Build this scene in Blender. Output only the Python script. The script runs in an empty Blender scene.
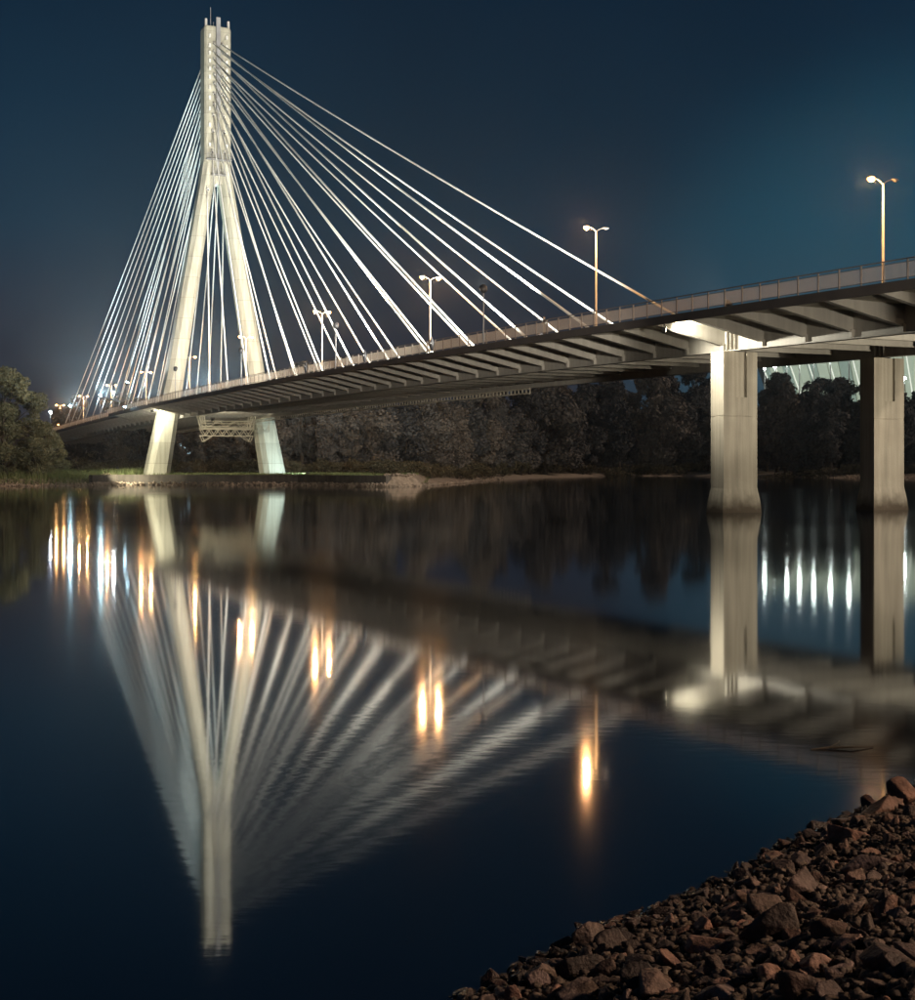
import bpy, math, random
import numpy as np
from mathutils import Vector, Matrix
R = math.radians
random.seed(7); rng = np.random.default_rng(7)
scene = bpy.context.scene
col = scene.collection

# ------------------------------------------------------------------ camera
cam_d = bpy.data.cameras.new('camera')
cam = bpy.data.objects.new('camera', cam_d); col.objects.link(cam)
cam.location = (0, 0, 3.66); cam.rotation_euler = (R(90), 0, 0)
cam_d.sensor_fit = 'HORIZONTAL'; cam_d.sensor_width = 36
cam_d.lens = 36 * 1364.6 / 915
cam_d.shift_y = -34.0 / 915
cam_d.clip_start = .1; cam_d.clip_end = 8000
scene.camera = cam

# ------------------------------------------------------------------ night sky
SUN_DIR = Vector((.86, -.36, .50)).normalized()      # weak warm city/moon light from behind the right bank
world = bpy.data.worlds.new('World'); scene.world = world
world.use_nodes = True
wn = world.node_tree.nodes; wl = world.node_tree.links; wn.clear()
def wnode(t, **k):
    n = wn.new(t)
    for a, b in k.items(): setattr(n, a, b)
    return n
w_out = wnode('ShaderNodeOutputWorld'); w_bg = wnode('ShaderNodeBackground')
sky = wnode('ShaderNodeTexSky', sky_type='NISHITA', sun_disc=False)
sky.sun_elevation = R(-4); sky.sun_rotation = R(60)
tc = wnode('ShaderNodeTexCoord'); sep = wnode('ShaderNodeSeparateXYZ')
wl.new(tc.outputs['Generated'], sep.inputs[0])
ramp = wnode('ShaderNodeValToRGB')                    # light-polluted night air: dull violet low, navy high
els = ramp.color_ramp.elements
els[0].position = 0.0; els[0].color = (.022, .026, .038, 1)
els[1].position = .50; els[1].color = (.0022, .0095, .021, 1)
for p_, c_ in ((.10, (.0165, .0220, .036, 1)), (.17, (.0074, .0255, .047, 1)), (.25, (.0040, .0200, .041, 1)), (.36, (.0026, .0130, .030, 1))):
    e = els.new(p_); e.color = c_
wl.new(sep.outputs['Z'], ramp.inputs[0])
dot = wnode('ShaderNodeVectorMath', operation='DOT_PRODUCT')   # glow of the lit stadium and city over the far bank
dot.inputs[1].default_value = Vector((.34, 1, .06)).normalized()
nrm = wnode('ShaderNodeVectorMath', operation='NORMALIZE')
wl.new(tc.outputs['Generated'], nrm.inputs[0]); wl.new(nrm.outputs[0], dot.inputs[0])
mr = wnode('ShaderNodeMapRange', interpolation_type='SMOOTHERSTEP')
mr.inputs['From Min'].default_value = .962; mr.inputs['From Max'].default_value = 1.0
wl.new(dot.outputs['Value'], mr.inputs['Value'])
noi = wnode('ShaderNodeTexNoise'); noi.inputs['Scale'].default_value = 2.6; noi.inputs['Detail'].default_value = 2
wl.new(nrm.outputs[0], noi.inputs['Vector'])
nm = wnode('ShaderNodeMapRange'); nm.inputs['From Min'].default_value = .3; nm.inputs['From Max'].default_value = .7
nm.inputs['To Min'].default_value = .80; nm.inputs['To Max'].default_value = 1.2
wl.new(noi.outputs['Fac'], nm.inputs['Value'])
glow = wnode('ShaderNodeMix', data_type='RGBA', blend_type='ADD')
glow.inputs['B'].default_value = (.006, .040, .058, 1)
gp = wnode('ShaderNodeMath', operation='POWER'); gp.inputs[1].default_value = 1.3
wl.new(mr.outputs[0], gp.inputs[0]); wl.new(gp.outputs[0], glow.inputs['Factor']); wl.new(ramp.outputs[0], glow.inputs['A'])
mul = wnode('ShaderNodeVectorMath', operation='SCALE')
wl.new(glow.outputs['Result'], mul.inputs[0]); wl.new(nm.outputs[0], mul.inputs['Scale'])
nsc = wnode('ShaderNodeVectorMath', operation='SCALE'); nsc.inputs['Scale'].default_value = .02
wl.new(sky.outputs[0], nsc.inputs[0])
add = wnode('ShaderNodeVectorMath', operation='ADD')
wl.new(mul.outputs[0], add.inputs[0]); wl.new(nsc.outputs[0], add.inputs[1])
wl.new(add.outputs[0], w_bg.inputs['Color']); w_bg.inputs['Strength'].default_value = 1.0
wl.new(w_bg.outputs[0], w_out.inputs['Surface'])

sun_d = bpy.data.lights.new('moonlight', 'SUN'); sun_d.energy = 1.05; sun_d.angle = R(3); sun_d.color = (1.0, .80, .64)
sun = bpy.data.objects.new('moonlight', sun_d); col.objects.link(sun)
sun.rotation_euler = SUN_DIR.to_track_quat('Z', 'Y').to_euler(); sun.location = SUN_DIR * 50

scene.view_settings.view_transform = 'Standard'; scene.view_settings.look = 'None'
scene.view_settings.exposure = 0; scene.view_settings.gamma = 1; scene.view_settings.use_curve_mapping = False
cy = scene.cycles
cy.use_denoising = True
try: cy.denoiser = 'OPENIMAGEDENOISE'
except Exception: pass
cy.max_bounces = 6; cy.diffuse_bounces = 2; cy.glossy_bounces = 3; cy.transmission_bounces = 4
cy.volume_bounces = 0; cy.transparent_max_bounces = 8
cy.sample_clamp_indirect = 6; cy.caustics_reflective = False; cy.caustics_refractive = False
try: cy.use_light_tree = True
except Exception: pass

# ------------------------------------------------------------------ materials
def mat(name, base, rough=.7, spec=.5, metal=0, vary=None, scale=1.0, detail=5, bump=0, bscale=None, streak=0, coord='Object', ior=None):
    m = bpy.data.materials.new(name); m.use_nodes = True
    nt = m.node_tree; n = nt.nodes; l = nt.links; b = n['Principled BSDF']
    b.inputs['Base Color'].default_value = (*base, 1); b.inputs['Roughness'].default_value = rough
    b.inputs['Metallic'].default_value = metal; b.inputs['Specular IOR Level'].default_value = spec
    if ior: b.inputs['IOR'].default_value = ior
    if vary or bump:
        t = n.new('ShaderNodeTexCoord'); mp = n.new('ShaderNodeMapping'); l.new(t.outputs[coord], mp.inputs[0])
        nz = n.new('ShaderNodeTexNoise'); nz.inputs['Scale'].default_value = scale; nz.inputs['Detail'].default_value = detail
        l.new(mp.outputs[0], nz.inputs['Vector'])
        if vary:
            rp = n.new('ShaderNodeValToRGB'); rp.color_ramp.elements[0].position = .32; rp.color_ramp.elements[1].position = .68
            rp.color_ramp.elements[0].color = (*base, 1); rp.color_ramp.elements[1].color = (*vary, 1)
            l.new(nz.outputs['Fac'], rp.inputs[0]); out = rp.outputs[0]
            if streak:
                m2 = n.new('ShaderNodeMapping'); m2.inputs['Scale'].default_value = (1.6, 1.6, .07); l.new(t.outputs[coord], m2.inputs[0])
                n2 = n.new('ShaderNodeTexNoise'); n2.inputs['Scale'].default_value = 1.3; n2.inputs['Detail'].default_value = 6; l.new(m2.outputs[0], n2.inputs['Vector'])
                r2 = n.new('ShaderNodeMapRange'); r2.inputs['From Min'].default_value = .35; r2.inputs['From Max'].default_value = .7
                r2.inputs['To Min'].default_value = 1.0; r2.inputs['To Max'].default_value = 1 - streak; l.new(n2.outputs['Fac'], r2.inputs['Value'])
                v = n.new('ShaderNodeVectorMath'); v.operation = 'SCALE'; l.new(out, v.inputs[0]); l.new(r2.outputs[0], v.inputs['Scale']); out = v.outputs[0]
            l.new(out, b.inputs['Base Color'])
        if bump:
            nb = n.new('ShaderNodeTexNoise'); nb.inputs['Scale'].default_value = bscale or scale * 4; nb.inputs['Detail'].default_value = 6
            l.new(mp.outputs[0], nb.inputs['Vector'])
            bp = n.new('ShaderNodeBump'); bp.inputs['Strength'].default_value = bump; bp.inputs['Distance'].default_value = .05
            l.new(nb.outputs['Fac'], bp.inputs['Height']); l.new(bp.outputs[0], b.inputs['Normal'])
    return m
def joints(m, pitch, w, dark):                    # pour joints of the concrete lifts
    nt = m.node_tree; b = nt.nodes['Principled BSDF']; src = b.inputs['Base Color'].links[0].from_socket
    t = nt.nodes.new('ShaderNodeTexCoord'); q = nt.nodes.new('ShaderNodeSeparateXYZ'); nt.links.new(t.outputs['Object'], q.inputs[0])
    d = nt.nodes.new('ShaderNodeMath'); d.operation = 'DIVIDE'; d.inputs[1].default_value = pitch; nt.links.new(q.outputs['Z'], d.inputs[0])
    f = nt.nodes.new('ShaderNodeMath'); f.operation = 'FRACT'; nt.links.new(d.outputs[0], f.inputs[0])
    g = nt.nodes.new('ShaderNodeMath'); g.operation = 'LESS_THAN'; g.inputs[1].default_value = w/pitch; nt.links.new(f.outputs[0], g.inputs[0])
    r = nt.nodes.new('ShaderNodeMapRange'); r.inputs['To Min'].default_value = 1; r.inputs['To Max'].default_value = dark; nt.links.new(g.outputs[0], r.inputs['Value'])
    fl_ = nt.nodes.new('ShaderNodeMath'); fl_.operation = 'FLOOR'; nt.links.new(d.outputs[0], fl_.inputs[0])
    wn_ = nt.nodes.new('ShaderNodeTexWhiteNoise'); wn_.noise_dimensions = '1D'; nt.links.new(fl_.outputs[0], wn_.inputs['W'])
    lr = nt.nodes.new('ShaderNodeMapRange'); lr.inputs['To Min'].default_value = .86; lr.inputs['To Max'].default_value = 1.06; nt.links.new(wn_.outputs['Value'], lr.inputs['Value'])
    mm = nt.nodes.new('ShaderNodeMath'); mm.operation = 'MULTIPLY'; nt.links.new(r.outputs[0], mm.inputs[0]); nt.links.new(lr.outputs[0], mm.inputs[1])
    v = nt.nodes.new('ShaderNodeVectorMath'); v.operation = 'SCALE'; nt.links.new(src, v.inputs[0]); nt.links.new(mm.outputs[0], v.inputs['Scale']); nt.links.new(v.outputs[0], b.inputs['Base Color'])
def emit(name, c, s):
    m = bpy.data.materials.new(name); m.use_nodes = True; n = m.node_tree.nodes; b = n['Principled BSDF']
    b.inputs['Base Color'].default_value = (.02, .02, .02, 1); b.inputs['Emission Color'].default_value = (*c, 1); b.inputs['Emission Strength'].default_value = s
    return m
M = {}
M['concrete'] = mat('concrete', (.40, .37, .30), .85, .3, vary=(.47, .44, .36), scale=.35, bump=.25, bscale=6, streak=.35)
M['pylon'] = mat('pylon_concrete', (.42, .40, .32), .8, .3, vary=(.50, .48, .39), scale=.22, bump=.2, bscale=3, streak=.28)
joints(M['pylon'], 4.1, .10, .72)
M['steel'] = mat('painted_steel', (.30, .28, .25), .55, .4, vary=(.35, .33, .29), scale=.3, bump=.1, bscale=3, streak=.2)
M['fascia'] = mat('edge_beam_steel', (.060, .052, .050), .6, .4, vary=(.085, .072, .066), scale=.4)
M['asphalt'] = mat('asphalt', (.05, .05, .05), .9, .3, vary=(.07, .068, .064), scale=.5, bump=.3, bscale=20)
M['rail'] = mat('railing_paint', (.17, .14, .12), .5, .5, vary=(.22, .18, .15), scale=2)
M['infill'] = mat('railing_bars', (.42, .38, .34), .5, .5)
im = M['infill']; n = im.node_tree.nodes; l = im.node_tree.links
tr = n.new('ShaderNodeBsdfTranslucent'); tr.inputs['Color'].default_value = (.90, .86, .80, 1); mxs = n.new('ShaderNodeMixShader'); mxs.inputs[0].default_value = .75
l.new(n['Principled BSDF'].outputs[0], mxs.inputs[1]); l.new(tr.outputs[0], mxs.inputs[2]); l.new(mxs.outputs[0], n['Material Output'].inputs['Surface'])
M['cable'] = mat('cable_sheath', (.78, .77, .72), .38, .5, vary=(.70, .69, .64), scale=.4)
M['anchor'] = mat('anchor_paint', (.72, .71, .67), .5, .5, vary=(.62, .61, .57), scale=2)
M['dark'] = mat('dark_metal', (.03, .03, .035), .5, .5, vary=(.045, .043, .045), scale=4)
M['grey'] = mat('grey_metal', (.23, .23, .24), .45, .5, vary=(.29, .29, .29), scale=1)
M['galv'] = mat('galvanised_pole', (.42, .40, .37), .45, .5, vary=(.50, .48, .45), scale=1.5)
M['gantry'] = mat('gantry_paint', (.46, .42, .33), .6, .4, vary=(.38, .34, .27), scale=1)
M['bark'] = mat('bark', (.055, .042, .032), .95, .2, vary=(.09, .072, .055), scale=2, bump=.6, bscale=12)
M['sodium'] = emit('sodium_lamp', (1.0, .46, .12), 12)
M['white_lamp'] = emit('white_lamp', (.80, .92, 1.0), 600)
M['flood_lens'] = emit('floodlight_lens', (.55, .85, 1.0), 70)
M['warm_lens'] = emit('warm_floodlight_lens', (1.0, .90, .66), 28)

# water
wm = bpy.data.materials.new('river_water'); wm.use_nodes = True
n = wm.node_tree.nodes; l = wm.node_tree.links; b = n['Principled BSDF']
b.inputs['Base Color'].default_value = (.0012, .0035, .010, 1); b.inputs['IOR'].default_value = 2.1
t = n.new('ShaderNodeTexCoord')
mp = n.new('ShaderNodeMapping'); mp.inputs['Scale'].default_value = (.012, .05, 1); mp.inputs['Rotation'].default_value = (0, 0, R(12)); l.new(t.outputs['Object'], mp.inputs[0])
nz = n.new('ShaderNodeTexNoise'); nz.inputs['Scale'].default_value = 1; nz.inputs['Detail'].default_value = 4; l.new(mp.outputs[0], nz.inputs['Vector'])
rr = n.new('ShaderNodeMapRange'); rr.inputs['From Min'].default_value = .35; rr.inputs['From Max'].default_value = .7
rr.inputs['To Min'].default_value = .045; rr.inputs['To Max'].default_value = .075; l.new(nz.outputs['Fac'], rr.inputs['Value']); l.new(rr.outputs[0], b.inputs['Roughness'])
m2 = n.new('ShaderNodeMapping'); m2.inputs['Scale'].default_value = (1.6, 4.2, 1); l.new(t.outputs['Object'], m2.inputs[0])
n2 = n.new('ShaderNodeTexNoise'); n2.inputs['Scale'].default_value = 1.0; n2.inputs['Detail'].default_value = 3; l.new(m2.outputs[0], n2.inputs['Vector'])
bp = n.new('ShaderNodeBump'); bp.inputs['Strength'].default_value = .045; bp.inputs['Distance'].default_value = .02
m3 = n.new('ShaderNodeMapping'); m3.inputs['Scale'].default_value = (.03, .07, 1); m3.inputs['Rotation'].default_value = (0, 0, R(-25)); l.new(t.outputs['Object'], m3.inputs[0])
n3 = n.new('ShaderNodeTexNoise'); n3.inputs['Scale'].default_value = 1; n3.inputs['Detail'].default_value = 3; l.new(m3.outputs[0], n3.inputs['Vector'])
r3 = n.new('ShaderNodeMapRange'); r3.inputs['From Min'].default_value = .42; r3.inputs['From Max'].default_value = .62; r3.inputs['To Min'].default_value = .008; r3.inputs['To Max'].default_value = .05; l.new(n3.outputs['Fac'], r3.inputs['Value']); l.new(r3.outputs[0], bp.inputs['Strength'])
l.new(n2.outputs['Fac'], bp.inputs['Height']); l.new(bp.outputs[0], b.inputs['Normal'])
M['water'] = wm

def leafmat(name, a, c, d):
    m = bpy.data.materials.new(name); m.use_nodes = True; n = m.node_tree.nodes; l = m.node_tree.links; b = n['Principled BSDF']
    b.inputs['Roughness'].default_value = .7; b.inputs['Specular IOR Level'].default_value = .2
    oi = n.new('ShaderNodeObjectInfo'); at = n.new('ShaderNodeAttribute'); at.attribute_name = 'tone'
    ad = n.new('ShaderNodeMath'); ad.operation = 'MULTIPLY_ADD'; ad.inputs[1].default_value = .62; l.new(oi.outputs['Random'], ad.inputs[0])
    mu = n.new('ShaderNodeMath'); mu.operation = 'MULTIPLY'; mu.inputs[1].default_value = .42; l.new(at.outputs['Fac'], mu.inputs[0]); l.new(mu.outputs[0], ad.inputs[2])
    rp = n.new('ShaderNodeValToRGB'); e = rp.color_ramp.elements
    e[0].position = .1; e[0].color = (*a, 1); e[1].position = .9; e[1].color = (*d, 1); x = e.new(.5); x.color = (*c, 1)
    l.new(ad.outputs[0], rp.inputs[0]); l.new(rp.outputs[0], b.inputs['Base Color'])
    return m
M['leaf'] = leafmat('autumn_leaves', (.040, .041, .043), (.082, .079, .075), (.155, .128, .102))
M['willow'] = leafmat('willow_leaves', (.055, .058, .036), (.105, .108, .060), (.16, .15, .082))
M['shrub'] = leafmat('shrub_leaves', (.055, .050, .030), (.085, .072, .042), (.11, .085, .05))
M['grass'] = leafmat('bank_grass', (.07, .10, .035), (.11, .14, .05), (.16, .16, .07))

# ------------------------------------------------------------------ helpers
class MB:
    def __init__(s): s.v = []; s.f = []
    def quad_box(s, pts):                       # 8 points: bottom 4 ccw, top 4 ccw
        o = len(s.v); s.v += [tuple(p) for p in pts]
        s.f += [tuple(o + i for i in q) for q in ((3,2,1,0),(4,5,6,7),(0,1,5,4),(1,2,6,5),(2,3,7,6),(3,0,4,7))]
        return s
    def box(s, x0, x1, y0, y1, z0, z1):
        return s.quad_box([(x0,y0,z0),(x1,y0,z0),(x1,y1,z0),(x0,y1,z0),(x0,y0,z1),(x1,y0,z1),(x1,y1,z1),(x0,y1,z1)])
    def bar(s, a, b, w, h=None):                # square bar between two points
        a = Vector(a); b = Vector(b); h = h or w; d = (b - a).normalized()
        up = Vector((0,0,1)) if abs(d.z) < .95 else Vector((1,0,0))
        x = d.cross(up).normalized(); y = x.cross(d)
        x = x * w / 2; y = y * h / 2
        return s.quad_box([a-x-y, a+x-y, a+x+y, a-x+y, b-x-y, b+x-y, b+x+y, b-x+y])
    def ring_loft(s, rings, cap=True):
        o = len(s.v); k = len(rings[0])
        for r in rings: s.v += [tuple(p) for p in r]
        for i in range(len(rings)-1):
            for j in range(k):
                a = o+i*k+j; b2 = o+i*k+(j+1)%k; s.f.append((a, b2, b2+k, a+k))
        if cap:
            s.f.append(tuple(o+j for j in range(k))[::-1]); s.f.append(tuple(o+(len(rings)-1)*k+j for j in range(k)))
        return s
    def tube(s, pts, rad, k=8):
        pts = [Vector(p) for p in pts]; rings = []
        for i, p in enumerate(pts):
            d = (pts[min(i+1, len(pts)-1)] - pts[max(i-1, 0)]).normalized()
            up = Vector((0,0,1)) if abs(d.z) < .95 else Vector((1,0,0))
            x = d.cross(up).normalized(); y = x.cross(d)
            r = rad[i] if isinstance(rad, (list, tuple)) else rad
            rings.append([p + x*(r*math.cos(2*math.pi*j/k)) + y*(r*math.sin(2*math.pi*j/k)) for j in range(k)])
        return s.ring_loft(rings)
    def ball(s, c, r, sx=1, sy=1, sz=1, k=10, m=6):
        c = Vector(c); rings = []
        for i in range(m+1):
            a = math.pi*(i/m*.96+.02) - math.pi/2
            rings.append([(c.x+sx*r*math.cos(a)*math.cos(2*math.pi*j/k), c.y+sy*r*math.cos(a)*math.sin(2*math.pi*j/k), c.z+sz*r*math.sin(a)) for j in range(k)])
        return s.ring_loft(rings)
    def mesh(s, name, m, smooth=False):
        me = bpy.data.meshes.new(name); me.from_pydata(s.v, [], s.f); me.update()
        if m: me.materials.append(m)
        if smooth: me.polygons.foreach_set('use_smooth', [True]*len(me.polygons))
        return me
    def build(s, name, m, parent=None, smooth=False, loc=None):
        return obj(name, s.mesh(name, m, smooth), parent, loc)
def obj(name, me, parent=None, loc=None, rot=None, scale=None):
    o = bpy.data.objects.new(name, me); col.objects.link(o)
    if parent is not None: o.parent = parent
    if loc is not None: o.location = loc
    if rot is not None: o.rotation_euler = rot
    if scale is not None: o.scale = scale
    return o
def empty(name, loc=(0,0,0), rz=0):
    o = bpy.data.objects.new(name, None); col.objects.link(o); o.location = loc; o.rotation_euler = (0,0,rz); o.empty_display_size = .5
    return o
def tag(o, label=None, cat=None, group=None, kind=None):
    if label: o['label'] = label
    if cat: o['category'] = cat
    if group: o['group'] = group
    if kind: o['kind'] = kind
    return o
def fast_mesh(name, V, F, m, tone=None):       # numpy arrays
    me = bpy.data.meshes.new(name); k = F.shape[1]
    me.vertices.add(len(V)); me.vertices.foreach_set('co', np.ascontiguousarray(V, dtype=np.float32).ravel())
    me.loops.add(F.size); me.loops.foreach_set('vertex_index', np.ascontiguousarray(F, dtype=np.int32).ravel())
    me.polygons.add(len(F)); me.polygons.foreach_set('loop_start', np.arange(0, F.size, k, dtype=np.int32))
    me.update(calc_edges=True)
    if tone is not None:
        a = me.attributes.new('tone', 'FLOAT', 'POINT'); a.data.foreach_set('value', np.ascontiguousarray(tone, dtype=np.float32))
    me.materials.append(m); me.validate()
    return me
def copy_tree(o, parent=None):
    c = o.copy(); col.objects.link(c); c.parent = parent
    for ch in list(o.children): copy_tree(ch, c)
    return c

# bridge frame: local x = s along the bridge (0 at the river pier, 180 at the pylon), local y = -u, z up
TH = R(115.413); ORG = Vector((28.719, 111.122, 0))
Lv = Vector((math.cos(TH), math.sin(TH), 0)); Tv = Vector((Lv.y, -Lv.x, 0))
def W(s, u, z): return ORG + Lv*s + Tv*u + Vector((0,0,z))
def zed(s): return 15.16 + 1.309*(s/100) - .642*(s/100)**2
S0, S1 = -95, 420
UE = 14.5                                        # deck edge
def uedge(s): return UE if s < 214 else 12.2

# ------------------------------------------------------------------ water and terrain
def plane(name, x0, x1, y0, y1, z, m):
    me = bpy.data.meshes.new(name); me.from_pydata([(x0,y0,z),(x1,y0,z),(x1,y1,z),(x0,y1,z)], [], [(0,1,2,3)]); me.materials.append(m)
    return obj(name, me)
tag(plane('river', -2500, 2500, -400, 3500, 0, M['water']), kind='structure')
SHORE = np.array([(-2500,120),(-400,200),(-200,228),(-95,238),(-76,246),(-64,262),(-30,259),(-20,248),(-11,237),(-5,250),(2,300),(10,352),(30,430),(56,492),(84,498),(100,460),(108,425),(125,408),(200,398),(450,392),(2500,300)], float)
def sdist(P):                                    # signed distance to the far shore (positive on land)
    d = np.full(len(P), 1e9)
    for a, c in zip(SHORE[:-1], SHORE[1:]):
        ab = c-a; t_ = np.clip(((P-a)@ab)/(ab@ab), 0, 1); d = np.minimum(d, np.linalg.norm(P-a-t_[:,None]*ab, axis=1))
    ys = np.interp(P[:,0], SHORE[:,0], SHORE[:,1])
    return np.where(P[:,1] > ys, d, -d)
def hash_noise(x, y, sc, seed=0):
    return (np.sin(x/sc*1.7+seed)*np.cos(y/sc*1.3+seed*2.1) + np.sin((x+y)/sc*.9+seed*.7)*.6 + np.sin((x-1.7*y)/sc*2.3+seed*3)*.3)/1.9
def land_z(P):
    d = sdist(P); x, y = P[:,0], P[:,1]
    z = np.where(d < 0, d*.25, np.minimum(d*.13, 1.35) + np.clip((d-12)/60, 0, 1)*.9)
    z = z + np.clip(d/6, 0, 1)*(hash_noise(x, y, 14)*.22 + hash_noise(x, y, 5, 3)*.08)
    quay = (x > -68) & (x < -8) & (d > 0) & (y < 330)
    z = np.where(quay & (d > .9), 1.95 + .06*hash_noise(x, y, 6, 1), z)
    return z
def beach(P):                                    # pale gravel strip along the open shore
    d = sdist(P); x = P[:,0]; open_ = ((x < -67) | (x > -14)).astype(float)
    return open_*np.clip(1-(d-6-1.5*hash_noise(x, P[:,1], 4))/3, 0, 1)
def grid(xs, ys, zf, name, m):
    X, Y = np.meshgrid(xs, ys); P = np.c_[X.ravel(), Y.ravel()]; z = zf(P); nx, ny = len(xs), len(ys)
    i = np.arange(nx*ny).reshape(ny, nx); F = np.stack([i[:-1,:-1].ravel(), i[:-1,1:].ravel(), i[1:,1:].ravel(), i[1:,:-1].ravel()], 1)
    me = fast_mesh(name, np.c_[P, z], F, m, beach(P))
    me.polygons.foreach_set('use_smooth', [True]*len(me.polygons)); return obj(name, me)
M['soil'] = mat('bank_soil', (.10, .08, .056), .95, .2, vary=(.20, .16, .11), scale=.12, detail=8, bump=.7, bscale=1.5)
sn = M['soil'].node_tree; sb_ = sn.nodes['Principled BSDF']; sk_ = sb_.inputs['Base Color'].links[0].from_socket
sa = sn.nodes.new('ShaderNodeAttribute'); sa.attribute_name = 'tone'; sg_ = sn.nodes.new('ShaderNodeTexNoise'); sg_.inputs['Scale'].default_value = 1.2; sg_.inputs['Detail'].default_value = 8
sc0 = sn.nodes.new('ShaderNodeTexCoord'); sn.links.new(sc0.outputs['Object'], sg_.inputs['Vector'])
sr = sn.nodes.new('ShaderNodeValToRGB'); sr.color_ramp.elements[0].position = .3; sr.color_ramp.elements[0].color = (.27, .205, .15, 1); sr.color_ramp.elements[1].position = .7; sr.color_ramp.elements[1].color = (.60, .47, .35, 1)
sn.links.new(sg_.outputs['Fac'], sr.inputs[0]); sm = sn.nodes.new('ShaderNodeMix'); sm.data_type = 'RGBA'
sn.links.new(sa.outputs['Fac'], sm.inputs['Factor']); sn.links.new(sk_, sm.inputs['A']); sn.links.new(sr.outputs[0], sm.inputs['B']); sn.links.new(sm.outputs['Result'], sb_.inputs['Base Color'])
xs = np.concatenate([np.linspace(-2400, -240, 12), np.arange(-200, 240, 1.6), np.linspace(260, 2400, 14)])
ys = np.concatenate([np.arange(120, 228, 12), np.arange(228, 300, 1.2), np.arange(300, 520, 3.0), np.linspace(540, 3200, 16)])
tag(grid(xs, ys, land_z, 'far_bank', M['soil']), kind='structure')

# near bank: slope of dumped stone, shoreline from (0, 9.4) along (.64, .77)
A0 = np.array([0., 9.3]); AD = np.array([.645, .764]); AN = np.array([.764, -.645])
def near_z(P):
    q = P - A0; b_ = q@AN; a_ = q@AD
    z = np.where(b_ < 0, b_*.5, b_*.335)
    z = np.minimum(z, 4.2 + .3*hash_noise(P[:,0], P[:,1], 9))
    return z + .05*hash_noise(P[:,0], P[:,1], 1.1)*(b_ > -.5)
def near_grid():
    a_ = np.concatenate([np.linspace(-150, -14, 10), np.arange(-12, 22, .25), np.linspace(24, 300, 24)]); b_ = np.concatenate([np.linspace(-12, -1.2, 4), np.arange(-1, 10, .25), np.linspace(11, 200, 12)])
    X, Y = np.meshgrid(a_, b_); P = A0 + X.ravel()[:,None]*AD + Y.ravel()[:,None]*AN; z = near_z(P); nx, ny = len(a_), len(b_)
    i = np.arange(nx*ny).reshape(ny, nx); F = np.stack([i[:-1,:-1].ravel(), i[1:,:-1].ravel(), i[1:,1:].ravel(), i[:-1,1:].ravel()], 1)
    return obj('near_bank', fast_mesh('near_bank', np.c_[P, z], F, M['wetsoil']))
M['wetsoil'] = mat('stony_soil', (.020, .015, .012), .85, .3, vary=(.040, .029, .022), scale=6, bump=1, bscale=30)
tag(near_grid(), kind='structure')

# ------------------------------------------------------------------ the bridge
bridge = empty('cable_stayed_bridge', ORG, TH)
tag(bridge, 'long white cable-stayed road bridge with A-shaped concrete pylon over the river', 'bridge')
stations = [S0 + 5*i for i in range(int((S1-S0)/5)+1)]
def sweep(prof, s_list, close=True):            # prof(s) -> list of (u, z)
    rings = [[(s, -u, z) for u, z in prof(s)] for s in s_list]
    return MB().ring_loft(rings)
slist = sorted(set(stations + [213.9, 214.1]))
deck = sweep(lambda s: [(-uedge(s)+.12, zed(s)-.04), (uedge(s)-.12, zed(s)-.04), (uedge(s)-.12, zed(s)-.32), (7.9, zed(s)-.45), (-7.9, zed(s)-.45), (-uedge(s)+.12, zed(s)-.32)], slist).build('deck', M['concrete'], bridge)
sweep(lambda s: [(-6.0, zed(s)-.03), (6.0, zed(s)-.03), (6.0, zed(s)-.036), (-6.0, zed(s)-.036)], slist).build('road_surface', M['asphalt'], deck)
for sg in (-1, 1):
    sweep(lambda s: [(sg*uedge(s)-.12, zed(s)), (sg*uedge(s)+.12, zed(s)), (sg*uedge(s)+.12, zed(s)-.62), (sg*uedge(s)-.12, zed(s)-.62)], slist).build('edge_beam', M['fascia'], deck)
    sweep(lambda s: [(sg*8.5-.12, zed(s)-.03), (sg*8.5+.12, zed(s)-.03), (sg*8.5+.10, zed(s)+.95), (sg*8.5-.10, zed(s)+.95)], slist).build('crash_barrier', M['concrete'], deck)
# girders: web with flanges
for sg in (-1, 1):
    g = sweep(lambda s: [(sg*7.6-.35, zed(s)-2.42), (sg*7.6+.35, zed(s)-2.42), (sg*7.6+.35, zed(s)-2.34), (sg*7.6+.05, zed(s)-2.33), (sg*7.6+.05, zed(s)-.40), (sg*7.6-.05, zed(s)-.40), (sg*7.6-.05, zed(s)-2.33), (sg*7.6-.35, zed(s)-2.34)], slist).build('main_girder', M['steel'], bridge)
    for s in (-.5, .0, .5):                     # bearing stiffeners over the pier
        MB().box(s-.03, s+.03, -sg*7.6-.34, -sg*7.6+.34, zed(0)-2.33, zed(0)-.41).build('stiffener', M['steel'], g)
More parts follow.
